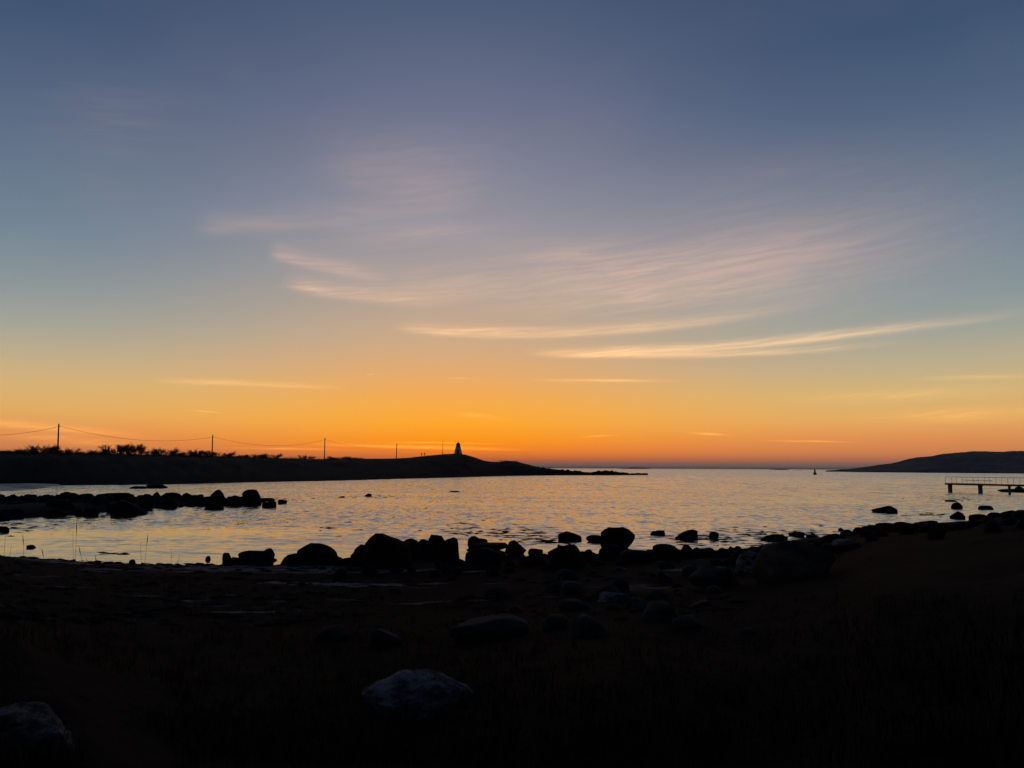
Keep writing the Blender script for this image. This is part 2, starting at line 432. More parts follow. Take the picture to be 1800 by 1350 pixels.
def ground_z(x, y):
    r = math.hypot(x, y); a = math.atan2(x, y)
    R = R_shore(a)
    if abs(a) > 0.7: R = max(R, 40)
    d = R - r                                        # metres inland of the waterline
    if d < 0: z = 0.07 * d
    else:
        right = min(max((a - 0.05) / 0.30, 0), 1); right = right * right * (3 - 2 * right)
        zl = interp(d, [(0, 0), (2.5, .10), (8, .30), (14, .55), (19, .95), (24, 1.5), (28, 1.95), (40, 2.1), (300, 6)])
        zr = interp(d, [(0, 0), (1.5, .10), (5, .28), (12, .58), (22, 1.0), (34, 1.6), (44, 1.95), (60, 2.1), (300, 6)])
        z = zl * (1 - right) + zr * right
        f = min(r / 6, 1)
        z = z * f + 2.0 * (1 - f) if r < 6 else z
    k = min(max((d + 1) / 5, 0.15), 1)
    z += k * (0.05 * fbm(x, y, 0.35, 3, 1.0) + 0.022 * fbm(x, y, 1.9, 3, 9.0))
    return z
NA, NR = 420, 110
V, Fc = [], []
angs = list(np.concatenate([np.linspace(-math.pi, -0.72, 40, endpoint=False), np.linspace(-0.72, 0.72, NA - 80), np.linspace(0.72, math.pi, 41)[1:-1]]))
NA = len(angs)
for a in angs:
    R = R_shore(a)
    if abs(a) > 0.7: R = max(R, 40)
    for i in range(NR):
        u = i / (NR - 1); r = 0.4 + (R + 9 - 0.4) * (0.35 * u + 0.65 * u ** 1.9)
        x, y = r * math.sin(a), r * math.cos(a); V.append((x, y, ground_z(x, y)))
for j in range(NA):
    j2 = (j + 1) % NA
    for i in range(NR - 1): Fc.append((j * NR + i, j2 * NR + i, j2 * NR + i + 1, j * NR + i + 1))
n0 = len(V); V.append((0, 0, 2.0)); Fc += [(n0, ((j + 1) % NA) * NR, j * NR) for j in range(NA)]
Fc = [f[::-1] for f in Fc]
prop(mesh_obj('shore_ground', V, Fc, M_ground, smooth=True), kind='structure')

def hit(px, py):
    """where the view ray through a photo pixel meets the near ground or the sea"""
    d = ray(px, py); o = Vector((0, 0, EYE)); t0 = 2.0
    if d.z > -0.003: return on_plane(px, py + 3)
    while t0 < 600:
        p = o + d * t0
        if p.z <= max(ground_z(p.x, p.y), 0.0): return p
        t0 *= 1.01
    return on_plane(px, py)

# ------------------------------------------------------------------ headland (lighthouse peninsula)
H_SHORE = [(-700, 868), (-300, 858), (0, 852), (60, 851), (110, 853), (230, 852.5), (330, 851), (440, 848), (600, 845), (700, 842), (800, 839.3), (900, 836.3), (1000, 835.3), (1070, 834.8), (1140, 834.2)]
H_RIDGE = [(-700, 792), (-300, 792), (0, 795), (60, 796), (150, 798), (300, 801), (450, 804.5), (570, 808), (620, 806.5), (690, 806), (720, 804.5), (735, 802.5), (752, 801),
           (775, 798.6), (800, 797.4), (818, 799), (832, 803), (850, 809.5), (862, 811.5), (880, 812), (897, 810), (912, 812.5), (925, 815.5), (945, 821), (965, 823.8), (985, 825.6), (1020, 829),
           (1040, 830.5), (1047, 828.6), (1070, 827.6), (1085, 829.5), (1100, 831.8), (1120, 832.6), (1140, 833.4)]
H_DIST = [(-700, 180), (-300, 186), (0, 195), (102, 203), (373, 252), (570, 312), (697, 368), (805, 385), (900, 388), (960, 398), (1047, 402), (1140, 424)]
H_BACK = [(-700, 300), (570, 420), (805, 440), (960, 440), (1140, 434)]
def head_col(px):
    s0 = on_plane(px, interp(px, H_SHORE)); Yr = interp(px, H_DIST); rp = at_depth(px, interp(px, H_RIDGE), Yr)
    return s0, rp, interp(px, H_BACK)
cols = list(np.arange(-700, -40, 20)) + list(np.arange(-40, 1141, 3))
V, Fc = [], []; NV = 30
for px in cols:
    s0, rp, Yb = head_col(px); dirx = rp.x / rp.y
    Y0 = min(s0.y, rp.y - 3); zr = max(rp.z, 0.25)
    for i in range(NV):
        if i < 20:
            u = i / 19; Y = Y0 - 2 + (rp.y - Y0 + 2) * u
            uu = max((Y - Y0) / (rp.y - Y0), 0)
            z = -0.4 * (1 - min(u * 19, 1)) + zr * (0.62 * min(uu * 2.2, 1) ** 0.8 * (1 if uu > 0.05 else uu / 0.05) + 0.38 * uu ** 1.3) if uu > 0 else -0.4
            if 0 < i < 19: z += 0.12 * zr * nz(px * 0.05, Y * 0.08, 1, 3.0) * math.sin(math.pi * uu) + 0.10 * nz(px, Y, 0.3, 5.0)
            z = min(z, EYE + (rp.z - EYE) * Y / rp.y - 0.02) if i < 19 and uu > 0 else z
        else:
            u = (i - 19) / (NV - 20); Y = rp.y + (Yb - rp.y) * u
            z = min(zr * (1 - u ** 1.5), EYE + (rp.z - EYE) * Y / rp.y - 0.05 * u * 10) if u < 1 else -0.6
        if i == 19: z = zr + 0.12 * nz(px * 0.21, 0, 1, 8.0) + 0.07 * nz(px * 0.6, 4, 1, 2.0)
        V.append((dirx * Y, Y, z))
for j in range(len(cols) - 1):
    for i in range(NV - 1): Fc.append((j * NV + i, (j + 1) * NV + i, (j + 1) * NV + i + 1, j * NV + i + 1))
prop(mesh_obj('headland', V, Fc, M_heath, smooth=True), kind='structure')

# wet sand flat at the head of the cove
V, Fc = [], []
pts = [(-500, 866, 842), (-60, 866, 848), (20, 865, 849), (50, 862, 850), (75, 859, 850.5), (92, 856, 851.5), (104, 854, 852)]
for px, y0, y1 in pts:
    for k in range(5):
        yy = y0 + (y1 - y0) * k / 4; q = on_plane(px, yy, 0.05); V.append((q.x, q.y, 0.05 + 0.12 * (k / 4) if 0 < k else -0.1))
for j in range(len(pts) - 1):
    for k in range(4): Fc.append((j*5+k, (j+1)*5+k, (j+1)*5+k+1, j*5+k+1))
prop(mesh_obj('sand_flat', V, Fc, M_wetsand, smooth=True), kind='structure')

# ------------------------------------------------------------------ islands
def island(name, ridge, shore_y, depth_y, back, mat, step=3, zmin=0.3, amp=1.0):
    V, Fc = [], []; NV = 26
    cols = list(np.arange(ridge[0][0], ridge[-1][0] + 0.1, step))
    for px in cols:
        s0 = on_plane(px, shore_y(px)); rp = at_depth(px, interp(px, ridge), depth_y); zr = max(rp.z, zmin); dirx = rp.x / rp.y
        Y0 = min(s0.y, depth_y - 5)
        for i in range(NV):
            if i < 18:
                u = i / 17; Y = Y0 + (depth_y - Y0) * u; z = zr * u ** 0.75 - (0.6 if i == 0 else 0)
                if 0 < i < 17: z += amp * zr * 0.12 * fbm(px * 0.03, Y * 0.012, 1, 3, 3.0) * math.sin(math.pi * u)
                if i: z = min(z, EYE + (rp.z - EYE) * Y / rp.y - 0.02)
            else:
                u = (i - 17) / (NV - 18); Y = depth_y + (back - depth_y) * u; z = zr * (1 - u ** 1.5) - (1 if u == 1 else 0)
            if i == 17: z = zr * (1 + 0.015 * amp * nz(px, 0, 0.13, 4.0) + 0.01 * nz(px, 0, 0.5, 6.0))
            V.append((dirx * Y, Y, z))
    for j in range(len(cols) - 1):
        for i in range(NV - 1): Fc.append((j*NV+i, (j+1)*NV+i, (j+1)*NV+i+1, j*NV+i+1))
    return prop(mesh_obj(name, V, Fc, mat, smooth=True), kind='structure')
RIDGE_R = [(1452, 827.0), (1470, 826.2), (1478, 825.2), (1490, 825.0), (1505, 822.6), (1530, 819.5), (1545, 817), (1565, 814.8), (1580, 811.5), (1597, 806.5), (1612, 803.8), (1638, 801.8), (1650, 799), (1662, 797.4),
           (1690, 795), (1712, 793), (1735, 793.4), (1760, 794.2), (1778, 792.8), (1790, 792.6), (1830, 794), (1900, 797), (2000, 800), (2100, 815), (2150, 828)]
island('island_hill', RIDGE_R, lambda px: interp(px, [(1452, 828.2), (1500, 830.0), (1600, 830.8), (1800, 832.4), (2150, 834)]), 1150, 1600, M_island)
island('distant_islet', [(1092, 823.4), (1104, 822.4), (1112, 821.4), (1124, 821.6), (1132, 822.6), (1142, 823.5)], lambda px: 824.0, 6500, 6900, M_island, 2, 0.2)
island('distant_skerry', [(1352, 825.5), (1362, 824.9), (1370, 824.2), (1379, 824.5), (1388, 825.6)], lambda px: 826.0, 3600, 3700, M_island, 2, 0.2)

# ------------------------------------------------------------------ rocks
def rock_mesh(seed, kind='dome', sub=3, mat=None):
    rng = random.Random(seed)
    bm = bmesh.new(); bmesh.ops.create_icosphere(bm, subdivisions=sub, radius=1)
    planes = []
    for _ in range({'dome': 9, 'block': 13, 'slab': 11, 'wedge': 10, 'round': 4}[kind]):
        n = Vector((rng.gauss(0, 1), rng.gauss(0, 1), rng.gauss(0, .7))).normalized(); planes.append((n, rng.uniform(.56, .86)))
    off = Vector((rng.uniform(-50, 50), rng.uniform(-50, 50), rng.uniform(-50, 50)))
    pw = {'dome': .92, 'block': .62, 'slab': .62, 'wedge': .8, 'round': .95}[kind]
    wdir = 1 if rng.random() < .5 else -1
    for v in bm.verts:
        p = v.co.copy()
        p = Vector([math.copysign(abs(c) ** pw, c) for c in p])
        p *= 1 + 0.20 * mnoise.noise(p * 0.9 + off) + 0.09 * mnoise.noise(p * 2.3 + off)
        for n, c in planes:
            d = p.dot(n)
            if d > c: p -= n * (d - c) * 0.92
        p *= 1 + 0.05 * mnoise.noise(p * 4.5 + off) + 0.02 * mnoise.noise(p * 13 + off)
        if kind == 'wedge' and p.z > 0: p.z *= 0.35 + 0.65 * min(max((p.x * wdir + 0.9) / 1.3, 0), 1)
        v.co = p
    mn = Vector([min(v.co[k] for v in bm.verts) for k in range(3)]); mx = Vector([max(v.co[k] for v in bm.verts) for k in range(3)])
    for v in bm.verts:                       # unit box: x,y in +-0.5, top at 1, foot at -0.45 (buried)
        c = v.co; x = (c.x - mn.x) / (mx.x - mn.x) - .5; y = (c.y - mn.y) / (mx.y - mn.y) - .5
        w = (c.z - mn.z) / (mx.z - mn.z); v.co = (x, y, w * 1.45 - .45)
    me = bpy.data.meshes.new('rock_' + kind); bm.to_mesh(me); bm.free()
    me.shade_smooth(); me.materials.append(mat or M_wetrock)
    return me
BANK = {}
def bank_mesh(kind, i, mat, sub=3):
    key = (kind, i, mat.name, sub)
    if key not in BANK: BANK[key] = rock_mesh(hash((kind, i)) % 9999 if False else 101 * i + len(kind) * 17, kind, sub, mat)
    return BANK[key]
_seed = [0]
def rock(x0, x1, yt, yb, kind, label, name='boulder', mat=None, z=None, group=None, deep=0.85, rz=None, sub=3, back=0.0):
    _seed[0] += 1
    cx = (x0 + x1) / 2
    q = hit(cx, yb) if z is None else on_plane(cx, yb, z)
    dirv = Vector((q.x, q.y, 0)).normalized()
    w0 = (x1 - x0) / F * q.y; dp = w0 * deep
    q = q + dirv * (dp * 0.32 + back)
    w = (x1 - x0) / F * q.y
    top = at_depth(cx, yt, q.y).z
    base = max(ground_z(q.x, q.y), 0.0) if z is None else z
    h = max(top - base, 0.05)
    me = rock_mesh(1000 + _seed[0] * 7, kind, sub, mat or M_wetrock)
    o = link(name, me)
    o.location = (q.x, q.y, base - 0.02); o.scale = (w * 1.02, dp, h + 0.02)
    o.rotation_euler.z = -math.atan2(q.x, q.y)
    prop(o, label, 'rock' if name != 'stone' else 'stone', group)
    return o
R = rock
# -- waterline of the left beach
R(227, 238, 983, 991, 'dome', 'small pointed stone alone at the waterline of the left beach', 'stone')
R(361, 370, 977, 985, 'round', 'small round stone standing clear in shallow water beside the egg shaped boulder', 'stone')
R(391, 407, 971, 989, 'round', 'egg shaped boulder standing upright at the waterline beside a flat low block')
R(406, 424, 978.5, 989, 'block', 'small low block wedged between egg shaped boulder and broad dark boulder', 'stone')
R(420, 479, 966, 993, 'block', 'broad flat topped dark boulder at the end of the beach sand')
R(452, 482, 963.5, 985, 'wedge', 'beaked stone leaning over the broad flat topped boulder', 'stone', back=0.4)
R(476, 487, 981, 987, 'slab', 'tiny flat stone in the gap right of the broad boulder', 'stone')
R(490, 536, 971.5, 993, 'slab', 'low flat slab lying against a rounded hump boulder')
R(520, 592, 954, 994, 'dome', 'rounded hump boulder with a low slab at its foot')
R(574, 602, 975, 994, 'block', 'small blocky stone at the foot of the rounded hump boulder', 'stone')
R(598, 622, 980, 995, 'dome', 'small stone in the rubble between hump boulder and largest boulder', 'stone')
R(616, 634, 969, 984, 'block', 'small block propped against the side of the largest shore boulder', 'stone')
R(620, 672, 956.5, 998, 'block', 'squared shoulder boulder against the largest boulder of the shore')
R(640, 722, 937.5, 1002, 'dome', 'largest domed black boulder on the shore rock row')
R(706, 742, 945.5, 982, 'dome', 'rounded stone behind the largest domed boulder', 'stone')
R(732, 764, 947.5, 980, 'dome', 'low rounded stone between the largest boulder and the square block', 'stone')
R(753, 784, 940.5, 978, 'block', 'tall knob stone on the square block boulder', 'stone')
R(764, 807, 944, 996, 'block', 'big square block boulder with steep side over a water gap')
R(822, 844, 942, 965, 'dome', 'small knob stone on top of the stacked slab pile', 'stone', back=0.3)
R(838, 860, 946, 966, 'block', 'small square stone on the stacked slab pile', 'stone', back=0.3)
R(819, 893, 954.5, 972, 'slab', 'thin flat slab jutting out over water on the stacked pile', back=0.2)
R(817, 884, 961, 996, 'block', 'thick block under the thin jutting slab')
R(888, 925, 949.5, 976, 'wedge', 'wedge shaped boulder with sharp crest beside the slab pile')
R(928, 954, 964.5, 981, 'slab', 'small flat stone in the gap after the wedge shaped boulder', 'stone')
R(964, 1027, 956.5, 1000, 'dome', 'large round backed boulder with a pale driftwood board against it')
R(1024, 1044, 965.5, 984, 'round', 'small round stone between round backed boulder and squared stone', 'stone')
R(1052, 1092, 957.5, 985, 'block', 'squared stone on the shore just before the biggest wading boulder', 'stone')
R(1090, 1148, 967, 990, 'slab', 'long low slab on the shore between squared stone and whaleback stone')
R(1146, 1197, 956.5, 984, 'dome', 'whaleback stone on the shore with flat ends', 'stone')
R(1195, 1222, 956.5, 982, 'wedge', 'pointed stone next to the whaleback stone', 'stone')
for i, (a, c, yt, yb) in enumerate([(1218, 1234, 962, 976), (1230, 1257, 963, 978), (1255, 1284, 962.5, 978), (1279, 1294, 959.5, 974), (1292, 1306, 959.5, 973), (1303, 1322, 963.5, 977)]):
    R(a, c, yt, yb, ['dome', 'block'][i % 2], ['low humped', 'squat blocky', 'wide humped', 'narrow blocky', 'narrow humped', 'last blocky'][i] + ' stone in the low row between pointed stone and big grey boulder', 'stone', group='low row of shore stones')
# -- boulders standing in the water
R(981, 1022, 934.5, 951, 'dome', 'domed boulder standing in water beside a smaller one', z=0)
R(1030, 1058, 940.5, 952.5, 'dome', 'small domed rock in water close to the biggest wading boulder', z=0)
R(1056, 1115, 924.5, 965, 'dome', 'biggest bulky boulder standing in the shallows', z=0)
R(1143, 1169, 931.5, 940.5, 'dome', 'low rock in water just right of the biggest wading boulder', z=0)
R(1188, 1226, 930.5, 948, 'wedge', 'blunt wedge boulder standing in still water', z=0)
R(1246, 1264, 934, 947.5, 'round', 'small pointed round rock in water after the blunt wedge boulder', 'stone', z=0)
R(1338, 1383, 938.5, 951, 'slab', 'flat weedy rock at the waterline behind the big grey boulder', z=0)
R(1387, 1414, 934.5, 943, 'slab', 'oblong flat rock in water off the stony bank', z=0)
R(1425, 1433, 936.5, 941.5, 'round', 'tiny round stone in water off the stony bank', 'stone', z=0)
R(1418, 1440, 940.5, 946, 'slab', 'thin flat stone in water below the tiny round stone', 'stone', z=0)
R(1442, 1484, 937, 952, 'dome', 'rounded dark rock at the tip of the stony bank')
R(1473, 1483, 927.5, 933, 'dome', 'small lone stone in water beyond the tip of the stony bank', 'stone', z=0)
R(1534, 1575, 888.5, 901, 'wedge', 'long low rock with raised end alone in the bay', z=0)
R(1673, 1691, 882.5, 894, 'dome', 'humped rock in water below the pier', z=0)
R(1671, 1695, 898.5, 911.5, 'dome', 'humped weedy rock just off the far end of the stony bank', z=0)
R(1721, 1745, 888.5, 895.5, 'slab', 'flat rock in water between pier and far bank', z=0)
R(1662, 1682, 878.5, 881.5, 'slab', 'barely awash flat rock in water below the pier end', z=0)
R(1763, 1850, 859, 865.5, 'dome', 'dark rocky ledge in water behind the pier legs', z=0, deep=0.5)
R(1785, 1800, 854.8, 863, 'dome', 'small hump on the rocky ledge behind the pier', 'stone', z=0)
R(640, 653, 867.5, 872.5, 'dome', 'small lone rock in mid bay before the headland', 'stone', z=0)
R(594, 606, 872, 874.6, 'slab', 'nearly awash rock in mid bay beside a small lone rock', 'stone', z=0)
R(786, 808, 862.6, 865, 'slab', 'nearly awash flat rock in the bay below the lighthouse', 'stone', z=0)
R(228, 258, 854.5, 859, 'slab', 'flat dark rock in the cove water by the far shore', z=0, deep=.6)
R(257, 293, 851.5, 858, 'slab', 'tapering flat rock in the cove beside another flat rock', z=0, deep=.6)
R(-8, 14, 925, 934.5, 'slab', 'dark rock at the waterline below the boulder spit', z=0)
R(47, 62, 957.5, 963, 'dome', 'small dark stone showing in calm shallow water', 'stone', z=0)
# -- stony bank on the right
for i, (a, c, yt, yb) in enumerate([(1478, 1504, 931, 950), (1500, 1520, 926.5, 945), (1514, 1532, 924, 942), (1526, 1546, 922.5, 940), (1540, 1580, 919, 940), (1570, 1612, 916.5, 938), (1605, 1640, 915.6, 936),
        (1628, 1648, 915, 936), (1645, 1672, 920.0, 938), (1668, 1686, 918, 936), (1682, 1702, 916, 934), (1698, 1728, 914.5, 934)]):
    R(a, c, yt, yt + 11, ['dome', 'block', 'dome', 'slab'][i % 4], 'dark boulder in the crest of the long stony bank', group='boulders on the crest of the stony bank')
for i, (a, c, yt, yb) in enumerate([(1706, 1742, 903.5, 918), (1738, 1766, 900.5, 916), (1760, 1795, 896.5, 912), (1788, 1830, 896, 912)]):
    R(a, c, yt, yt + 9, ['slab', 'dome'][i % 2], 'dark boulder on the far point of the stony bank towards the pier', group='boulders on the far point of the bank')
# -- boulders on the land, right of centre
R(1328, 1462, 947, 1016, 'dome', 'big round grey brown boulder on the bank above the small paler boulder', mat=M_brownrock)
R(1294, 1342, 967, 1006, 'dome', 'paler grey leaning boulder beside the big grey brown boulder', mat=M_palerock)
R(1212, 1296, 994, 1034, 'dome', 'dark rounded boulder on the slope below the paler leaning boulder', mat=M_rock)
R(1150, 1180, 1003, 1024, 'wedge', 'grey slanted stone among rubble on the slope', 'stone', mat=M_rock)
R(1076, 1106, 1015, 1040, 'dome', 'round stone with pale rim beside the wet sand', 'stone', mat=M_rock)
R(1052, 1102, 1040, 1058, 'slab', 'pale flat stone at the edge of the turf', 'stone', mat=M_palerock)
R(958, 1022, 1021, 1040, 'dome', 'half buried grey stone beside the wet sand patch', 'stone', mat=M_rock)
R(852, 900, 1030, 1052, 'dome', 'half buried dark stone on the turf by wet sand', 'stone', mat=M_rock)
R(1462, 1500, 948, 960, 'slab', 'flat paler stone on the bank behind the big grey brown boulder', 'stone', mat=M_palerock)
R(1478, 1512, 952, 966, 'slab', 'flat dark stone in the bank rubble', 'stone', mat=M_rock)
# -- stones in the foreground turf
R(640, 830, 1180, 1262, 'dome', 'pale cracked granite stone set in the foreground turf', 'stone', mat=M_palerock, sub=5)
R(-40, 114, 1240, 1322, 'dome', 'rough layered pale stone in the grass corner', 'stone', mat=M_warmstone, sub=5)
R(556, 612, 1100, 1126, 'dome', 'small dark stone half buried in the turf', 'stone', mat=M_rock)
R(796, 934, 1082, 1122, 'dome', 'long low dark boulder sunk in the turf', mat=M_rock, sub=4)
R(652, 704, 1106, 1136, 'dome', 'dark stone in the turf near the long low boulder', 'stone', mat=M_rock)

# -- the boulder spit on the left
V, Fc = [], []
spine = [(-500, 868, 930, .9), (-200, 869, 922, .8), (-40, 871, 915, .75), (60, 871, 911, .7), (130, 872, 906, .6), (230, 873, 899, .55), (300, 874, 893, .4), (370, 876, 889.5, .35), (430, 878, 886.5, .3), (470, 880, 884, .1)]
ns = 80; nw = 9
for i in range(ns):
    px = -500 + 970 * i / (ns - 1)
    yf = interp(px, [(s[0], s[2]) for s in spine]); yb = interp(px, [(s[0], s[1] + 5) for s in spine]); hh = interp(px, [(s[0], s[3]) for s in spine])
    A = on_plane(px, yf); B = on_plane(px, yb - 2)
    if (B - A).length > 14: B = A + (B - A).normalized() * 14
    for k in range(nw):
        u = k / (nw - 1); q = A.lerp(B, u); z = -0.25 + (hh + .25) * math.sin(math.pi * u) ** 0.7 + 0.12 * fbm(q.x, q.y, 0.5, 3)
        if k in (0, nw - 1): z = -0.4
        V.append((q.x, q.y, z))
for i in range(ns - 1):
    for k in range(nw - 1): Fc.append((i*nw+k, (i+1)*nw+k, (i+1)*nw+k+1, i*nw+k+1))
prop(mesh_obj('rock_spit', V, Fc, M_wetrock, smooth=True), kind='structure')
SP = [(104, 131, 864, 884, 'dome', 'rounded boulder rising above the spit near its sandy end'), (126, 157, 867.5, 884, 'dome', 'low rounded boulder beside the rounded one on the spit'),
      (172, 232, 866, 888, 'slab', 'long flat topped boulder in the middle of the spit'), (264, 286, 864.5, 884, 'wedge', 'pointed boulder on the spit between flat topped stones'),
      (282, 318, 865.5, 886, 'dome', 'broad low boulder on the spit after the pointed one'), (318, 344, 866, 884, 'dome', 'humped boulder on the spit before the perched stone'),
      (340, 366, 869, 887, 'block', 'squarish boulder on the spit left of the perched stone'), (362, 398, 870.5, 888, 'block', 'thick boulder carrying the perched stone on the spit'),
      (371, 393, 860.5, 876, 'wedge', 'perched overhanging stone on top of the spit'), (396, 428, 870.5, 889, 'block', 'squared boulder between perched stone and tall dome boulder'),
      (426, 459, 859.8, 887.5, 'dome', 'tall dome boulder at the outer end of the spit'), (360, 392, 885, 896, 'slab', 'low rounded slab in water in front of the spit'),
      (456, 483, 875, 880.5, 'slab', 'thin flat rock behind the outer end of the spit'), (461, 485, 880, 892, 'block', 'small block in water just off the spit end'),
      (489, 505, 877.5, 885, 'wedge', 'last small pointed rock off the spit end'), (196, 256, 878, 904.5, 'block', 'big square ended boulder in the front of the spit'),
      (146, 172, 892, 907.5, 'dome', 'round rock at the front edge of the spit beside the square ended boulder')]
for a, c, yt, yb, k, lab in SP: R(a, c, yt, yb, k, lab, z=0)
rng = random.Random(5)
px = -40
while px < 352:
    wd = rng.choice([9, 12, 16, 22, 30]) * rng.uniform(.8, 1.2); tp_ = rng.uniform(867.5, 871.5) - (1.5 if 95 < px < 240 else 0)
    R(px, px + wd, tp_, tp_ + rng.uniform(12, 16), rng.choice(['dome', 'block', 'slab', 'wedge']), 'dark boulder in the back row along the crest of the spit', z=0, group='boulders along the crest of the spit', sub=2)
    px += wd * 0.78
def scatter_rock(q, w, d, h, mat, kind, i, name, label, group, cat='rock', sink=0.0):
    o = link(name, bank_mesh(kind, i % 6, mat, 2)); o.location = (q.x, q.y, q.z - sink); o.scale = (w, d, h); o.rotation_euler.z = rng.uniform(0, 6.28)
    return prop(o, label, cat, group)
for i in range(230):
    px = rng.uniform(-60, 440); yf = interp(px, [(s[0], s[2]) for s in spine]); yb = interp(px, [(s[0], s[1] + 6) for s in spine])
    py = yb + (yf - yb) * rng.random() ** 0.8
    q = on_plane(px, py); w = rng.choice([.4, .55, .75, 1.0, 1.4]) * rng.uniform(.8, 1.2)
    hmax = max(at_depth(px, 868.5 + (4 if px > 230 else 0), q.y).z, .3); h = min(rng.uniform(.35, .9) * w, hmax)
    lm = ['tall dome boulder', 'perched stone', 'humped boulder', 'long flat topped boulder', 'low rounded boulder', 'sandy end'][0 if px > 415 else 1 if px > 345 else 2 if px > 270 else 3 if px > 165 else 4 if px > 95 else 5]
    kd = rng.choice(['dome', 'block', 'slab'])
    lab = ('big ' if w > 1.1 else 'small ' if w < .75 else '') + {'dome': 'rounded', 'block': 'blocky', 'slab': 'flat'}[kd] + ' dark rock piled in the spit near its ' + lm
    scatter_rock(Vector((q.x, q.y, 0.0)), w, w * rng.uniform(.7, 1.1), h, M_wetrock, kd, i, 'boulder', lab, 'boulders piled in the spit')

# -- rubble along the near shoreline and the bank
cnt = 0
for i in range(4000):
    if cnt >= 150: break
    px = rng.uniform(560, 1800); yl = interp(px, SHORE); py = yl + abs(rng.gauss(0, 1)) * 14 - 1
    if rng.random() > (0.35 if px < 640 else 1): continue
    q = hit(px, py); r = math.hypot(q.x, q.y)
    w = rng.uniform(.22, .62) * (1.15 if px > 1450 else 1)
    h = w * rng.uniform(.4, .75)
    ysil = interp(px, [(560, 982), (620, 978), (800, 972), (880, 972), (960, 972), (1050, 967), (1150, 965), (1300, 963), (1400, 950), (1470, 944), (1530, 927), (1600, 919), (1700, 918), (1770, 902), (1800, 899)])
    zmax = at_depth(px, ysil, q.y).z - q.z
    if zmax < 0.12: continue
    kd = rng.choice(['dome', 'block', 'round', 'slab'])
    lm = [l for a_, l in ((640, 'rounded hump boulder'), (760, 'largest domed boulder'), (860, 'stacked slab pile'), (960, 'wedge shaped boulder'), (1050, 'round backed boulder'), (1150, 'biggest wading boulder'),
          (1320, 'whaleback stone'), (1480, 'big grey brown boulder'), (1650, 'crest of the stony bank'), (9999, 'far point of the stony bank')) if px < a_][0]
    lab = ('small ' if w < .4 else 'larger ') + {'dome': 'humped', 'block': 'blocky', 'round': 'round', 'slab': 'flat'}[kd] + ' dark stone in the waterline rubble by the ' + lm
    scatter_rock(q, w, w * rng.uniform(.75, 1.1), min(h, zmax), M_wetrock, kd, i, 'stone',
                 lab, 'rubble stones along the waterline', 'stone', 0.02); cnt += 1
cnt = 0
for i in range(3000):
    if cnt >= 36: break
    px = rng.uniform(900, 1340); py = rng.uniform(985, 1120)
    q = hit(px, py); w = rng.uniform(.2, .7); h = w * rng.uniform(.35, .6)
    if rng.random() > 1 - (py - 985) / 190: continue
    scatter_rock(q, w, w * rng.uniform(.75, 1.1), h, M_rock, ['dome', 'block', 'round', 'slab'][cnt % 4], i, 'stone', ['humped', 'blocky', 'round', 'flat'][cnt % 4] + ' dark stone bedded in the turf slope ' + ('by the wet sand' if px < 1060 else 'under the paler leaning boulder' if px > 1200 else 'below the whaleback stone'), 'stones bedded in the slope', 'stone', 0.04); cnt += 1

for i in range(46):
    px = 930 + 205 * rng.random() ** .8; s0, rp, Yb_ = head_col(px); Y = s0.y + (rp.y - s0.y) * rng.uniform(.0, 1.0); w = rng.uniform(.7, 2.2) * (1.25 if px > 1110 else 1); zz = max(EYE + (rp.z - EYE) * Y / rp.y - .35, -.1)
    kd = rng.choice(['dome', 'block', 'round'])
    scatter_rock(Vector((rp.x / rp.y * Y, Y, zz)), w, w, w * rng.uniform(.15, .34) + .22, M_wetrock, kd, i, 'boulder', {'dome': 'humped', 'block': 'blocky', 'round': 'round'}[kd] + ' dark rock on the low tip of the lighthouse headland', 'rocks on the headland tip')
for i, (a, c, yt) in enumerate([(1119, 1128, 831.3), (1126, 1139, 831.6)]): R(a, c, yt, 834.4, 'dome', ['humped', 'flattened'][i] + ' last rock ending the tip of the lighthouse headland', z=0)
# driftwood board
q = hit(1003, 981)
db = MB().box((0, 0, 0), (1.15, .14, .05)).build('driftwood_board', M_palerock)
db.location = (q.x, q.y - 0.35, q.z + .30); db.rotation_euler = (0.5, math.radians(22), -0.05)
prop(db, 'pale driftwood board slanting against the round backed boulder', 'driftwood')

# ------------------------------------------------------------------ floating weed (nobody could count it)
V, Fc = [], []
def weed(px, py, n, sx_, sy_):
    for _ in range(n):
        q = on_plane(px + rng.gauss(0, sx_), py + rng.gauss(0, sy_)); L = rng.uniform(.12, .5); W = rng.uniform(.03, .12); a = rng.gauss(0, .35)
        if R_shore(math.atan2(q.x, q.y)) > math.hypot(q.x, q.y) - 0.1: continue
        k = 7; n0 = len(V); V.append((q.x, q.y, rng.uniform(.02, .05)))
        for j in range(k):
            w = 2 * math.pi * j / k; rr = rng.uniform(.7, 1.2); dx, dy = L * rr * math.cos(w), W * rr * math.sin(w)
            V.append((q.x + dx * math.cos(a) - dy * math.sin(a), q.y + dx * math.sin(a) + dy * math.cos(a), 0.006))
        for j in range(k): Fc.append((n0, n0 + 1 + j, n0 + 1 + (j + 1) % k))
for a in [(890, 938, 60, 50, 6), (960, 950, 40, 25, 5), (1300, 945, 90, 60, 8), (1210, 948, 26, 30, 5), (1420, 938, 40, 40, 7), (1660, 873, 46, 40, 2.5), (1690, 879, 30, 20, 1.5), (1640, 905, 24, 22, 2),
          (660, 873, 26, 36, 1.6), (500, 877, 26, 30, 3), (140, 912, 40, 60, 5), (20, 925, 40, 30, 6), (210, 973, 10, 14, 1), (600, 930, 12, 40, 9), (320, 890, 26, 40, 3), (820, 930, 30, 30, 8)]: weed(*a)
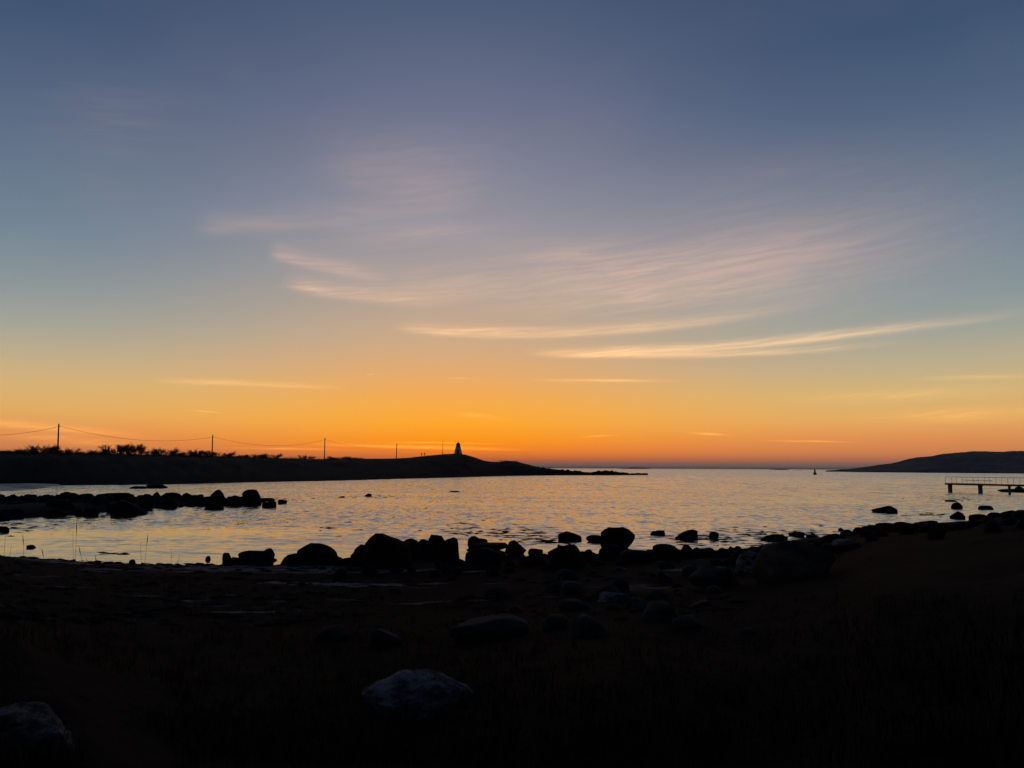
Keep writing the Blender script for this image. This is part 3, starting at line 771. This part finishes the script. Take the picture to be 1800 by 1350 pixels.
prop(mesh_obj('floating_seaweed', V, Fc, M_weed), 'dark bladder wrack floating in patches on the bay', 'seaweed', kind='stuff')

# wrack line and tangled seaweed on the beach, grass on the turf
V, Fc = [], []
def clump(q, w, h):
    k = 9; n0 = len(V); V.append((q.x + rng.gauss(0, .1) * w, q.y, q.z + h)); ph = rng.uniform(0, 6.28); st_ = rng.uniform(1, 2.6)
    for ring, zf in ((.5, .75), (1.0, -.3)):
        for j in range(k):
            a = 2 * math.pi * j / k + ph; rr = ring * w * rng.uniform(.6, 1.25); V.append((q.x + rr * math.cos(a) * st_, q.y + rr * math.sin(a) * .8, q.z + h * zf * rng.uniform(.5, 1.2)))
    for j in range(k):
        j2 = (j + 1) % k; Fc.append((n0, n0 + 1 + j, n0 + 1 + j2)); Fc.append((n0 + 1 + j, n0 + 1 + k + j, n0 + 1 + k + j2, n0 + 1 + j2))
for _ in range(1100):
    px = rng.uniform(-60, 640) if rng.random() < .7 else rng.uniform(640, 1300)
    band = rng.random(); yl = interp(px, SHORE)
    py = yl + (abs(rng.gauss(0, 1.6)) - .8 if band < .3 else rng.uniform(2, 12) if band < .45 else rng.uniform(12, 110))
    q = hit(px, py); w = rng.uniform(.04, .16) if band < .45 else rng.uniform(.04, .18); clump(q, w, w * rng.uniform(.2, .5))
prop(mesh_obj('beach_wrack', V, Fc, M_weed), 'dark clumps of cast up seaweed along the beach', 'seaweed', kind='stuff')
def blades(name, n, region, hh, ww, mat, label, cat, lean=.5, cond=None):
    V, Fc = [], []
    for _ in range(n):
        px = rng.uniform(*region[0]); py = region[1][0] + (region[1][1] - region[1][0]) * rng.random() ** region[2]
        q = hit(px, py)
        if q.z < 0.12 or (cond and not cond(q)): continue
        for _k in range(5):
            x, y = q.x + rng.gauss(0, .05), q.y + rng.gauss(0, .05); h = rng.uniform(*hh); a = rng.uniform(0, 6.28); l = rng.uniform(.1, lean) * h
            dx, dy = math.cos(a), math.sin(a); w = ww * rng.uniform(.6, 1.3); n0 = len(V)
            ox, oy = -dy * w, dx * w
            V += [(x - ox, y - oy, q.z - .02), (x + ox, y + oy, q.z - .02), (x + dx * l * .35 + ox * .7, y + dy * l * .35 + oy * .7, q.z + h * .6), (x + dx * l * .35 - ox * .7, y + dy * l * .35 - oy * .7, q.z + h * .6), (x + dx * l, y + dy * l, q.z + h)]
            Fc += [(n0, n0+1, n0+2, n0+3), (n0+3, n0+2, n0+4)]
    return prop(mesh_obj(name, V, Fc, mat), label, cat, kind='stuff')
M_grass = stone_mat('withered shore grass', (.016, .011, .006, 1), (.085, .055, .024, 1), 1.2, 0.95, 0.03, 0.0)
M_turfgrass = stone_mat('dark turf grass', (.004, .004, .0025, 1), (.016, .014, .007, 1), 0.8, 0.95, 0.03, 0.0)
gmask = lambda q: nz(q.x, q.y, .5, 2.) > -.1
blades('withered_grass', 2600, ((-60, 900), (1012, 1345), 1.0), (.05, .18), .004, M_grass, 'withered brownish grass on the left foreground turf', 'grass', 0.9, gmask)
blades('turf_grass', 2600, ((300, 1850), (1045, 1350), 1.0), (.04, .14), .004, M_turfgrass, 'dark short grass on the right foreground slope', 'grass', 0.9)

# ------------------------------------------------------------------ tall dry stalks before the water
for i, (px, yb, yt, ln, head) in enumerate([(3, 1040, 932, 0, 0), (13, 1040, 956, .0, 0), (42, 1040, 938, -.10, 1), (80, 1040, 963, -.16, 1), (128, 1045, 914, -.01, 1), (126, 1045, 931, -.04, 0), (152, 1045, 958, -.22, 1),
        (160, 1045, 980, -.2, 0), (173, 1045, 975, -.15, 1), (188, 1045, 980, -.1, 0), (249, 1045, 937, .05, 1), (247, 1045, 950, -.05, 0), (301, 1045, 963, -.05, 2), (304, 1045, 972, .12, 2)]):
    q = hit(px, yb); tp = at_depth(px, yt, q.y); H = tp.z - q.z
    e = empty('dry_stalk', (q.x, q.y, q.z - .02))
    lx = ln * H; pts_ = [(-lx * .2 * 0 + lx * (k / 5) ** 1.6 - lx * 0.0, 0.02 * math.sin(k * 1.3 + i), H * k / 5) for k in range(6)]
    MB().tube(pts_, [.005 - .0005 * k for k in range(6)], 5).build('stem', M_straw, e)
    tipx, tz = pts_[-1][0], H
    if head == 1:
        s_ = pts_[4]; MB().tube([s_, ((s_[0] + tipx) / 2, s_[1], (s_[2] + tz) / 2), pts_[5]], [.004, .011, .003], 6).build('seed_head', M_straw, e)
    if head == 2:
        hb = MB()
        for k in range(5):
            b0 = Vector(pts_[2 + k % 3]); a = rng.uniform(0, 6.28); hb.tube([b0, b0 + Vector((math.cos(a) * .06, math.sin(a) * .04, .08))], [.004, .002], 4)
        hb.build('side_twig', M_straw, e)
    prop(e, ('tall ' if H > .95 else 'short ' if H < .7 else 'mid height ') + ('leaning ' if abs(ln) > .12 else 'upright ') + 'dry grass stalk ' + ['with bare tip', 'with slim seed head', 'with side twigs'][head] + ' against the calm beach water', 'grass stalk', 'dry stalks along the left beach')

# ------------------------------------------------------------------ bare bushes on the ridge
def bush_meshes(seed, n_stem, spread, top):
    """unit bush: about 1 wide, 1 high"""
    rg_ = random.Random(seed); st = MB(); tw = MB()
    def grow(p, d, L, r, lev):
        q = p + d * L; mid = p + d * L * .5 + Vector((rg_.gauss(0, .03), rg_.gauss(0, .03), 0.01)) * L
        (st if lev < 1 else tw).tube([p, mid, q], [r, r * .8, r * .6], 4 if lev < 2 else 3, False)
        if lev >= 4: return
        for _ in range(rg_.choice([3, 4]) if lev < 3 else 3):
            t0 = rg_.uniform(.35, 1.0); b0 = p.lerp(q, t0)
            nd = (d + Vector((rg_.gauss(0, .42), rg_.gauss(0, .42), rg_.gauss(.18, .25)))).normalized()
            grow(b0, nd, L * rg_.uniform(.5, .75), r * .62, lev + 1)
    for i in range(n_stem):
        a = rg_.uniform(0, 6.28); s = rg_.uniform(.1, spread)
        x0 = rg_.uniform(-.36, .36)
        grow(Vector((x0, rg_.uniform(-.12, .12), -.05)), Vector((math.cos(a) * s + x0, math.sin(a) * s * .6, top)).normalized(), .42 * rg_.uniform(.75, 1.1), .016, 0)
    pts = st.v + tw.v
    x0, x1 = min(p.x for p in pts), max(p.x for p in pts); z1 = max(p.z for p in pts)
    for p in pts: p.x = (p.x - (x0 + x1) / 2) / (x1 - x0); p.y = p.y / (x1 - x0); p.z = p.z / z1
    r = []
    for nm, mb in (('trunk', st), ('crown', tw)):
        me = bpy.data.meshes.new(nm); me.from_pydata([tuple(v) for v in mb.v], [], mb.f); me.materials.append(M_bark); r.append(me)
    return r
VAR = [bush_meshes(11, 19, .9, 1.0), bush_meshes(12, 20, 1.0, .8), bush_meshes(13, 16, .6, 1.1), bush_meshes(14, 21, 1.2, .8)]
BUSH = [(8, 44, 791, 0), (55, 40, 785, 1), (72, 46, 780, 3), (92, 34, 780, 0), (116, 38, 786, 1), (148, 24, 793, 2), (170, 34, 789, 3), (188, 30, 786, 0), (208, 48, 779, 2), (222, 44, 777, 0), (243, 28, 779, 2), (268, 34, 787, 1), (287, 42, 785.5, 3), (312, 26, 794, 0),
        (334, 44, 790, 1), (352, 44, 788, 0), (386, 42, 792, 3), (418, 26, 798, 1), (438, 26, 798.5, 2), (456, 32, 796.5, 0), (475, 32, 795.5, 3), (538, 26, 798, 1), (582, 30, 804, 0), (600, 38, 801, 3), (616, 26, 802.5, 1), (893, 26, 808.5, 1), (905, 18, 810.5, 0)]
BL = {243: 'upright bare bush holding a dark round nest on the ridge', 72: 'flat topped bare bush beside the tallest utility pole', 222: 'tallest bare bush in the thicket on the ridge', 538: 'lone small bare bush on the ridge beside the bare ridge pole',
      893: 'low bare bush on the ridge behind the lighthouse hill'}
for i, (px, wpx, yt, k) in enumerate(BUSH):
    Y = interp(px, H_DIST) + rng.uniform(-4, 2); base = at_depth(px, interp(px, H_RIDGE) + 2.2, Y); top = at_depth(px, yt, Y)
    e = empty('bare_bush', base); e.rotation_euler.z = rng.uniform(-.5, .5) + (math.pi if rng.random() < .5 else 0)
    w = wpx / F * Y * 1.45; e.scale = (w, w * .8, (top.z - base.z) * 1.04)
    for nm, me in zip(('trunk', 'crown'), VAR[k]): link(nm, me, e)
    prop(e, BL.get(px, ['leafless dark bush', 'spreading bare bush', 'upright bare bush', 'broad bare bush'][k] + ' on the headland ridge ' + ('beside the tallest utility pole' if px < 140 else 'in the thicket around the nest' if px < 330 else 'beside the pole among bushes' if px < 405 else 'midway between two utility poles' if px < 560 else 'between the bare ridge pole and the short pole' if px < 700 else 'behind the lighthouse hill')), 'bush', 'bare bushes on the ridge')
    if px == 243:
        nm_ = link('bird_nest', rock_mesh(77, 'round', 2, M_bark)); c = at_depth(244, 789.5, Y)
        nm_.location = c; nm_.scale = (.95, .95, .75); prop(nm_, 'dark round bird nest in the upright bare bush', 'nest')
# low scrub covering the ridge line
V, Fc = [], []
for _ in range(9000):
    px = rng.uniform(-80, 730) if rng.random() < .9 else rng.uniform(860, 1040)
    Y = interp(px, H_DIST) + rng.gauss(0, 3); b0 = at_depth(px, interp(px, H_RIDGE) + 1.2, Y); h = abs(rng.gauss(0, 1)) * .45 * (1 if px < 640 else .35) * (0.6 + 0.8 * max(0, nz(px * .04, 0, 1, 5.) + .4)) + .1
    for k in range(2):
        x = b0.x + rng.gauss(0, .3); n0 = len(V); w = rng.uniform(.03, .09); l = rng.gauss(0, .25) * h
        V += [(x - w, b0.y, b0.z - .4), (x + w, b0.y + .05, b0.z - .4), (x + l, b0.y + rng.gauss(0, .1), b0.z + h)]; Fc.append((n0, n0+1, n0+2))
prop(mesh_obj('ridge_scrub', V, Fc, M_bark), 'low dark scrub fringing the headland ridge', 'scrub', kind='stuff')

# ------------------------------------------------------------------ poles and wires
POLES = [(-190, 738, 790, 172, 0), (102.5, 744.8, 795, 203, .9), (373.3, 764.5, 802, 252, .6), (570.7, 769.6, 809, 312, .5), (697, 780, 807, 368, .6)]
PL = [None, 'tallest leaning wooden utility pole beside the flat topped bush', 'wooden utility pole between two bare bushes on the ridge', 'wooden utility pole on the bare stretch of ridge after a lone bush', 'short wooden utility pole nearest the two walkers']
tops = []
for i, (px, yt, yb, Y, lean) in enumerate(POLES):
    b0 = at_depth(px - lean, yb, Y); tp = at_depth(px + lean, yt, Y); H = tp.z - b0.z + 1.5
    tops.append(at_depth(px + lean * .8, yt + 3.6 * 250 / Y, Y) if i < 4 else at_depth(px, yt + 2.5, Y))
    if PL[i] is None: continue
    e = empty('utility_pole', (b0.x, b0.y, b0.z - 1.5))
    lx = (tp.x - b0.x)
    MB().tube([(0, 0, 0), (lx * .5, 0, H * .5), (lx, 0, H)], [.21, .19, .16], 8).build('post', M_wood, e)
    ins = MB(); hz = tops[-1].z - b0.z + 1.5
    ins.tube([(lx, 0, hz - .12), (lx + .3, 0, hz - .12), (lx + .3, 0, hz + .12)], [.05, .05, .06], 6); ins.build('insulator', M_steel, e)
    prop(e, PL[i], 'pole', 'utility poles along the headland')
WL = ['sagging cable running off the tallest pole out past the picture side', 'sagging cable between the tallest pole and the pole among bushes', 'sagging cable between the pole among bushes and the pole on bare ridge', 'faint sagging cable between the bare ridge pole and the short pole']
WL[0] = 'sagging cable on the side of the tallest pole away from the lighthouse'
for i in range(4):
    A, B = tops[i], tops[i + 1]; sag = [2.6, 2.4, 2.7, 2.2][i]
    off = Vector((.3, 0, 0))
    pts_ = [A.lerp(B, k / 24) + off - Vector((0, 0, 4 * sag * (k / 24) * (1 - k / 24))) for k in range(25)]
    w = MB().tube(pts_, [.034] * 25, 5).build('overhead_cable', M_wire); prop(w, WL[i], 'cable', 'overhead cables')
# slender mast beside the lighthouse
b0 = at_depth(777.8, 799.2, 384); tp = at_depth(778.4, 772.6, 384); H = tp.z - b0.z
e = empty('signal_mast', b0 - Vector((0, 0, .4)))
MB().tube([(0, 0, 0), (0, 0, 1.9)], [.15, .13], 8).build('footing', M_wood, e)
MB().tube([(0, 0, 1.9), (.08, 0, H * .6), (.16, 0, H + .4)], [.11, .10, .08], 8).build('shaft', M_steel, e)
prop(e, 'slender pole mast with thicker foot on the lighthouse hill', 'mast')

# ------------------------------------------------------------------ lighthouse
b0 = at_depth(805.2, 798.6, 385); e = empty('lighthouse', b0 - Vector((0, 0, .3)))
def octa(r, z, n=8): return [(r * math.cos(2 * math.pi * (j + .5) / n), r * math.sin(2 * math.pi * (j + .5) / n), z) for j in range(n)]
MB().ring_stack([octa(2.18, -.4), octa(2.10, .75)]).build('plinth', M_concrete, e)
wall = MB().ring_stack([octa(1.92, .75), octa(1.55, 2.3), octa(1.22, 3.9)]).build('wall', M_white, e)
for j in range(8):
    w = 2 * math.pi * (j + .5) / 8
    MB().tube([(1.94 * math.cos(w), 1.94 * math.sin(w), .76), (1.24 * math.cos(w), 1.24 * math.sin(w), 3.9)], [.11, .10], 5).build('corner_board', M_redbrown, wall)
dr = MB().box((0, -1.74, 1.65), (.8, .10, 1.7)).build('door', M_redbrown, wall)
MB().ring_stack([octa(1.42, 3.902), octa(1.42, 4.05)]).build('gallery', M_roof, e)
lan = MB().ring_stack([octa(1.08, 4.052), octa(1.0, 5.25)]).build('lantern_room', M_redbrown, e)
for j in range(8):
    w = 2 * math.pi * j / 8
    MB().box((.97, 0, 4.75), (.06, .5, .7), Matrix.Rotation(w, 4, 'Z')).build('pane', M_glass, lan)
rf = MB().ring_stack([octa(1.22, 5.252), octa(1.16, 5.36), octa(.55, 6.0), octa(.16, 6.25)]).build('roof', M_roof, e)
MB().tube([(0, 0, 6.2), (0, 0, 6.5), (0, 0, 6.9)], [.16, .12, .04], 6).build('finial', M_roof, rf)
prop(e, 'small white tapered lighthouse with dark roof on the hilltop', 'lighthouse')

# ------------------------------------------------------------------ two walkers
def person(px, yb, Y, H, rz, step, label):
    b0 = at_depth(px, yb, Y); e = empty('person', b0, rz); s = H / 1.75
    J = {'pel': (0, 0, .95), 'chest': (0, 0, 1.25), 'neck': (0, .0, 1.48), 'head': (0, -.02, 1.62), 'crown': (0, -.01, 1.73),
         'hl': (.10, 0, .90), 'kl': (.11, -.10 * step, .50), 'al': (.11, .06 * step, .09), 'tl': (.12, -.10, .03),
         'hr': (-.10, 0, .90), 'kr': (-.11, -.02 * step, .50), 'ar': (-.11, -.12 * step, .09), 'tr': (-.12, -.28, .03),
         'sl': (.19, 0, 1.40), 'el': (.25, .04, 1.13), 'wl': (.24, -.05, .88), 'fl': (.23, -.07, .79),
         'sr': (-.19, 0, 1.40), 'er': (-.25, .04, 1.13), 'wr': (-.24, -.06, .88), 'fr': (-.23, -.08, .79)}
    Rd = dict(pel=.16, chest=.17, neck=.065, head=.10, crown=.07, hl=.11, kl=.07, al=.05, tl=.045, hr=.11, kr=.07, ar=.05, tr=.045, sl=.08, el=.055, wl=.042, fl=.035, sr=.08, er=.055, wr=.042, fr=.035)
    E_ = [('pel', 'chest'), ('chest', 'neck'), ('neck', 'head'), ('head', 'crown'), ('pel', 'hl'), ('hl', 'kl'), ('kl', 'al'), ('al', 'tl'), ('pel', 'hr'), ('hr', 'kr'), ('kr', 'ar'), ('ar', 'tr'),
          ('chest', 'sl'), ('sl', 'el'), ('el', 'wl'), ('wl', 'fl'), ('chest', 'sr'), ('sr', 'er'), ('er', 'wr'), ('wr', 'fr')]
    names = list(J); me = bpy.data.meshes.new('body'); me.from_pydata([tuple(c * s for c in J[n]) for n in names], [(names.index(a), names.index(c)) for a, c in E_], [])
    me.materials.append(M_cloth)
    o = link('body', me, e); md = o.modifiers.new('skin', 'SKIN')
    for n, sv in zip(names, me.skin_vertices[0].data): sv.radius = (Rd[n] * s, Rd[n] * s); sv.use_root = n == 'pel'
    o.modifiers.new('sub', 'SUBSURF').levels = 1; md.use_smooth_shade = True; o.modifiers['sub'].render_levels = 1
    hr = link('hair', rock_mesh(5, 'round', 2, M_hair), e); hr.location = (0, .02, 1.62 * s); hr.scale = (.24 * s, .25 * s, .15 * s)
    prop(e, label, 'person', 'two people walking on the headland')
person(741.3, 802.2, 380, 1.78, .4, 1, 'person in dark clothes walking on the ridge, the one further from the lighthouse')
person(746.4, 801.9, 380, 1.80, .2, .6, 'person in dark clothes on the ridge, the one nearer the lighthouse')

# ------------------------------------------------------------------ buoy
b0 = on_plane(1432.6, 834.3); Yb = b0.y; tp = at_depth(1432.4, 824.6, Yb); H = tp.z
e = empty('channel_buoy', (b0.x, b0.y, -.3))
rr = 6.0 / F * Yb / 2
def circ(r, z, n=12): return [(r * math.cos(2 * math.pi * j / n), r * math.sin(2 * math.pi * j / n), z) for j in range(n)]
MB().ring_stack([circ(rr * .9, 0), circ(rr, .3), circ(rr, .3 + H * .22), circ(rr * .62, .3 + H * .36)]).build('float', M_green, e)
MB().ring_stack([circ(rr * .58, .302 + H * .36), circ(rr * .40, .3 + H * .72)]).build('tower', M_green, e)
MB().ring_stack([circ(rr * .46, .304 + H * .72), circ(rr * .42, .3 + H * .88), circ(.05, .3 + H)]).build('topmark', M_green, e)
prop(e, 'dark channel buoy floating in the bay near the hilly island', 'buoy')

# ------------------------------------------------------------------ bathing pier
leg1 = on_plane(1670.5, 864.3); leg3 = on_plane(1775, 867.6)
ux = (leg3 - leg1); PLen0 = ux.length; ux.normalize(); ang = math.atan2(ux.y, ux.x)
DECK = at_depth(1672, 849.2, leg1.y).z
e = empty('bathing_pier', (leg1.x, leg1.y, 0), ang)
PLN = 34.0; WD = 1.7
nb = int((PLN + .35) / .34)
plank = bpy.data.meshes.new('plank'); mb = MB().box((0, 0, 0), (.32, WD, .06)); plank.from_pydata([tuple(v) for v in mb.v], [], mb.f); plank.materials.append(M_deck)
for k in range(nb):
    o = link('plank', plank, e); o.location = (-.25 + .34 * k, 0, DECK - .03 + rng.uniform(-.004, .004))
for s_ in (-.7, 0.7): MB().box((PLN / 2 - .25, s_, DECK - .17), (PLN + .2, .12, .21)).build('beam', M_wood, e)
lx2 = (on_plane(1722, 866.0) - leg1).length
span = PLen0 / 2
for k, xk in enumerate([0.0, lx2, PLen0, PLen0 * 1.52, PLen0 * 2.05, PLen0 * 2.6]):
    if xk > PLN: continue
    if k < 2: MB().ring_stack([[(xk + sx_ * a, sy_ * .30, z_) for sx_, sy_ in ((-1, -1), (1, -1), (1, 1), (-1, 1))] for a, z_ in ((.17, -1.2), (.18, DECK - .45), (.25, DECK - .278))]).build('support_pillar', M_concrete, e)
    else: MB().ring_stack([[(xk + sx_ * .09, sy_ * .20, z_) for sx_, sy_ in ((-1, -1), (1, -1), (1, 1), (-1, 1))] for z_ in (-1.2, DECK - .278)]).build('support_pillar', M_concrete, e)
for s_ in (-.78, .78):
    rl = MB().tube([(-.2, s_, DECK + 1.02), (PLN - .3, s_, DECK + 1.02)], [.024, .024], 6).build('handrail', M_steel, e)
    if s_ < 0: MB().tube([(2.9, s_ + .05, DECK + .52), (7.6, s_ + .05, DECK + .52)], [.035, .035], 6).build('midrail', M_steel, rl)
    xk = -.18
    while xk < PLN - .3:
        MB().tube([(xk, s_, DECK), (xk, s_, DECK + 1.02)], [.026, .024], 6).build('rail_post', M_steel, e); xk += 1.85
prop(e, 'narrow bathing pier on concrete pillars with thin handrails', 'pier')

# ------------------------------------------------------------------ haze
hz = MB().box((0, 0, 18.5), (70000, 70000, 43)).build('haze', M_sea); hz.data.materials.clear()
m = bpy.data.materials.new('evening haze'); m.use_nodes = True; t_ = m.node_tree; t_.nodes.clear()
pv = t_.nodes.new('ShaderNodeVolumePrincipled'); mo = t_.nodes.new('ShaderNodeOutputMaterial'); t_.links.new(pv.outputs[0], mo.inputs['Volume'])
pv.inputs['Color'].default_value = (.86, .88, .92, 1); pv.inputs['Density'].default_value = HAZE
hz.data.materials.append(m); prop(hz, 'thin evening haze over the sea', 'haze', kind='stuff')
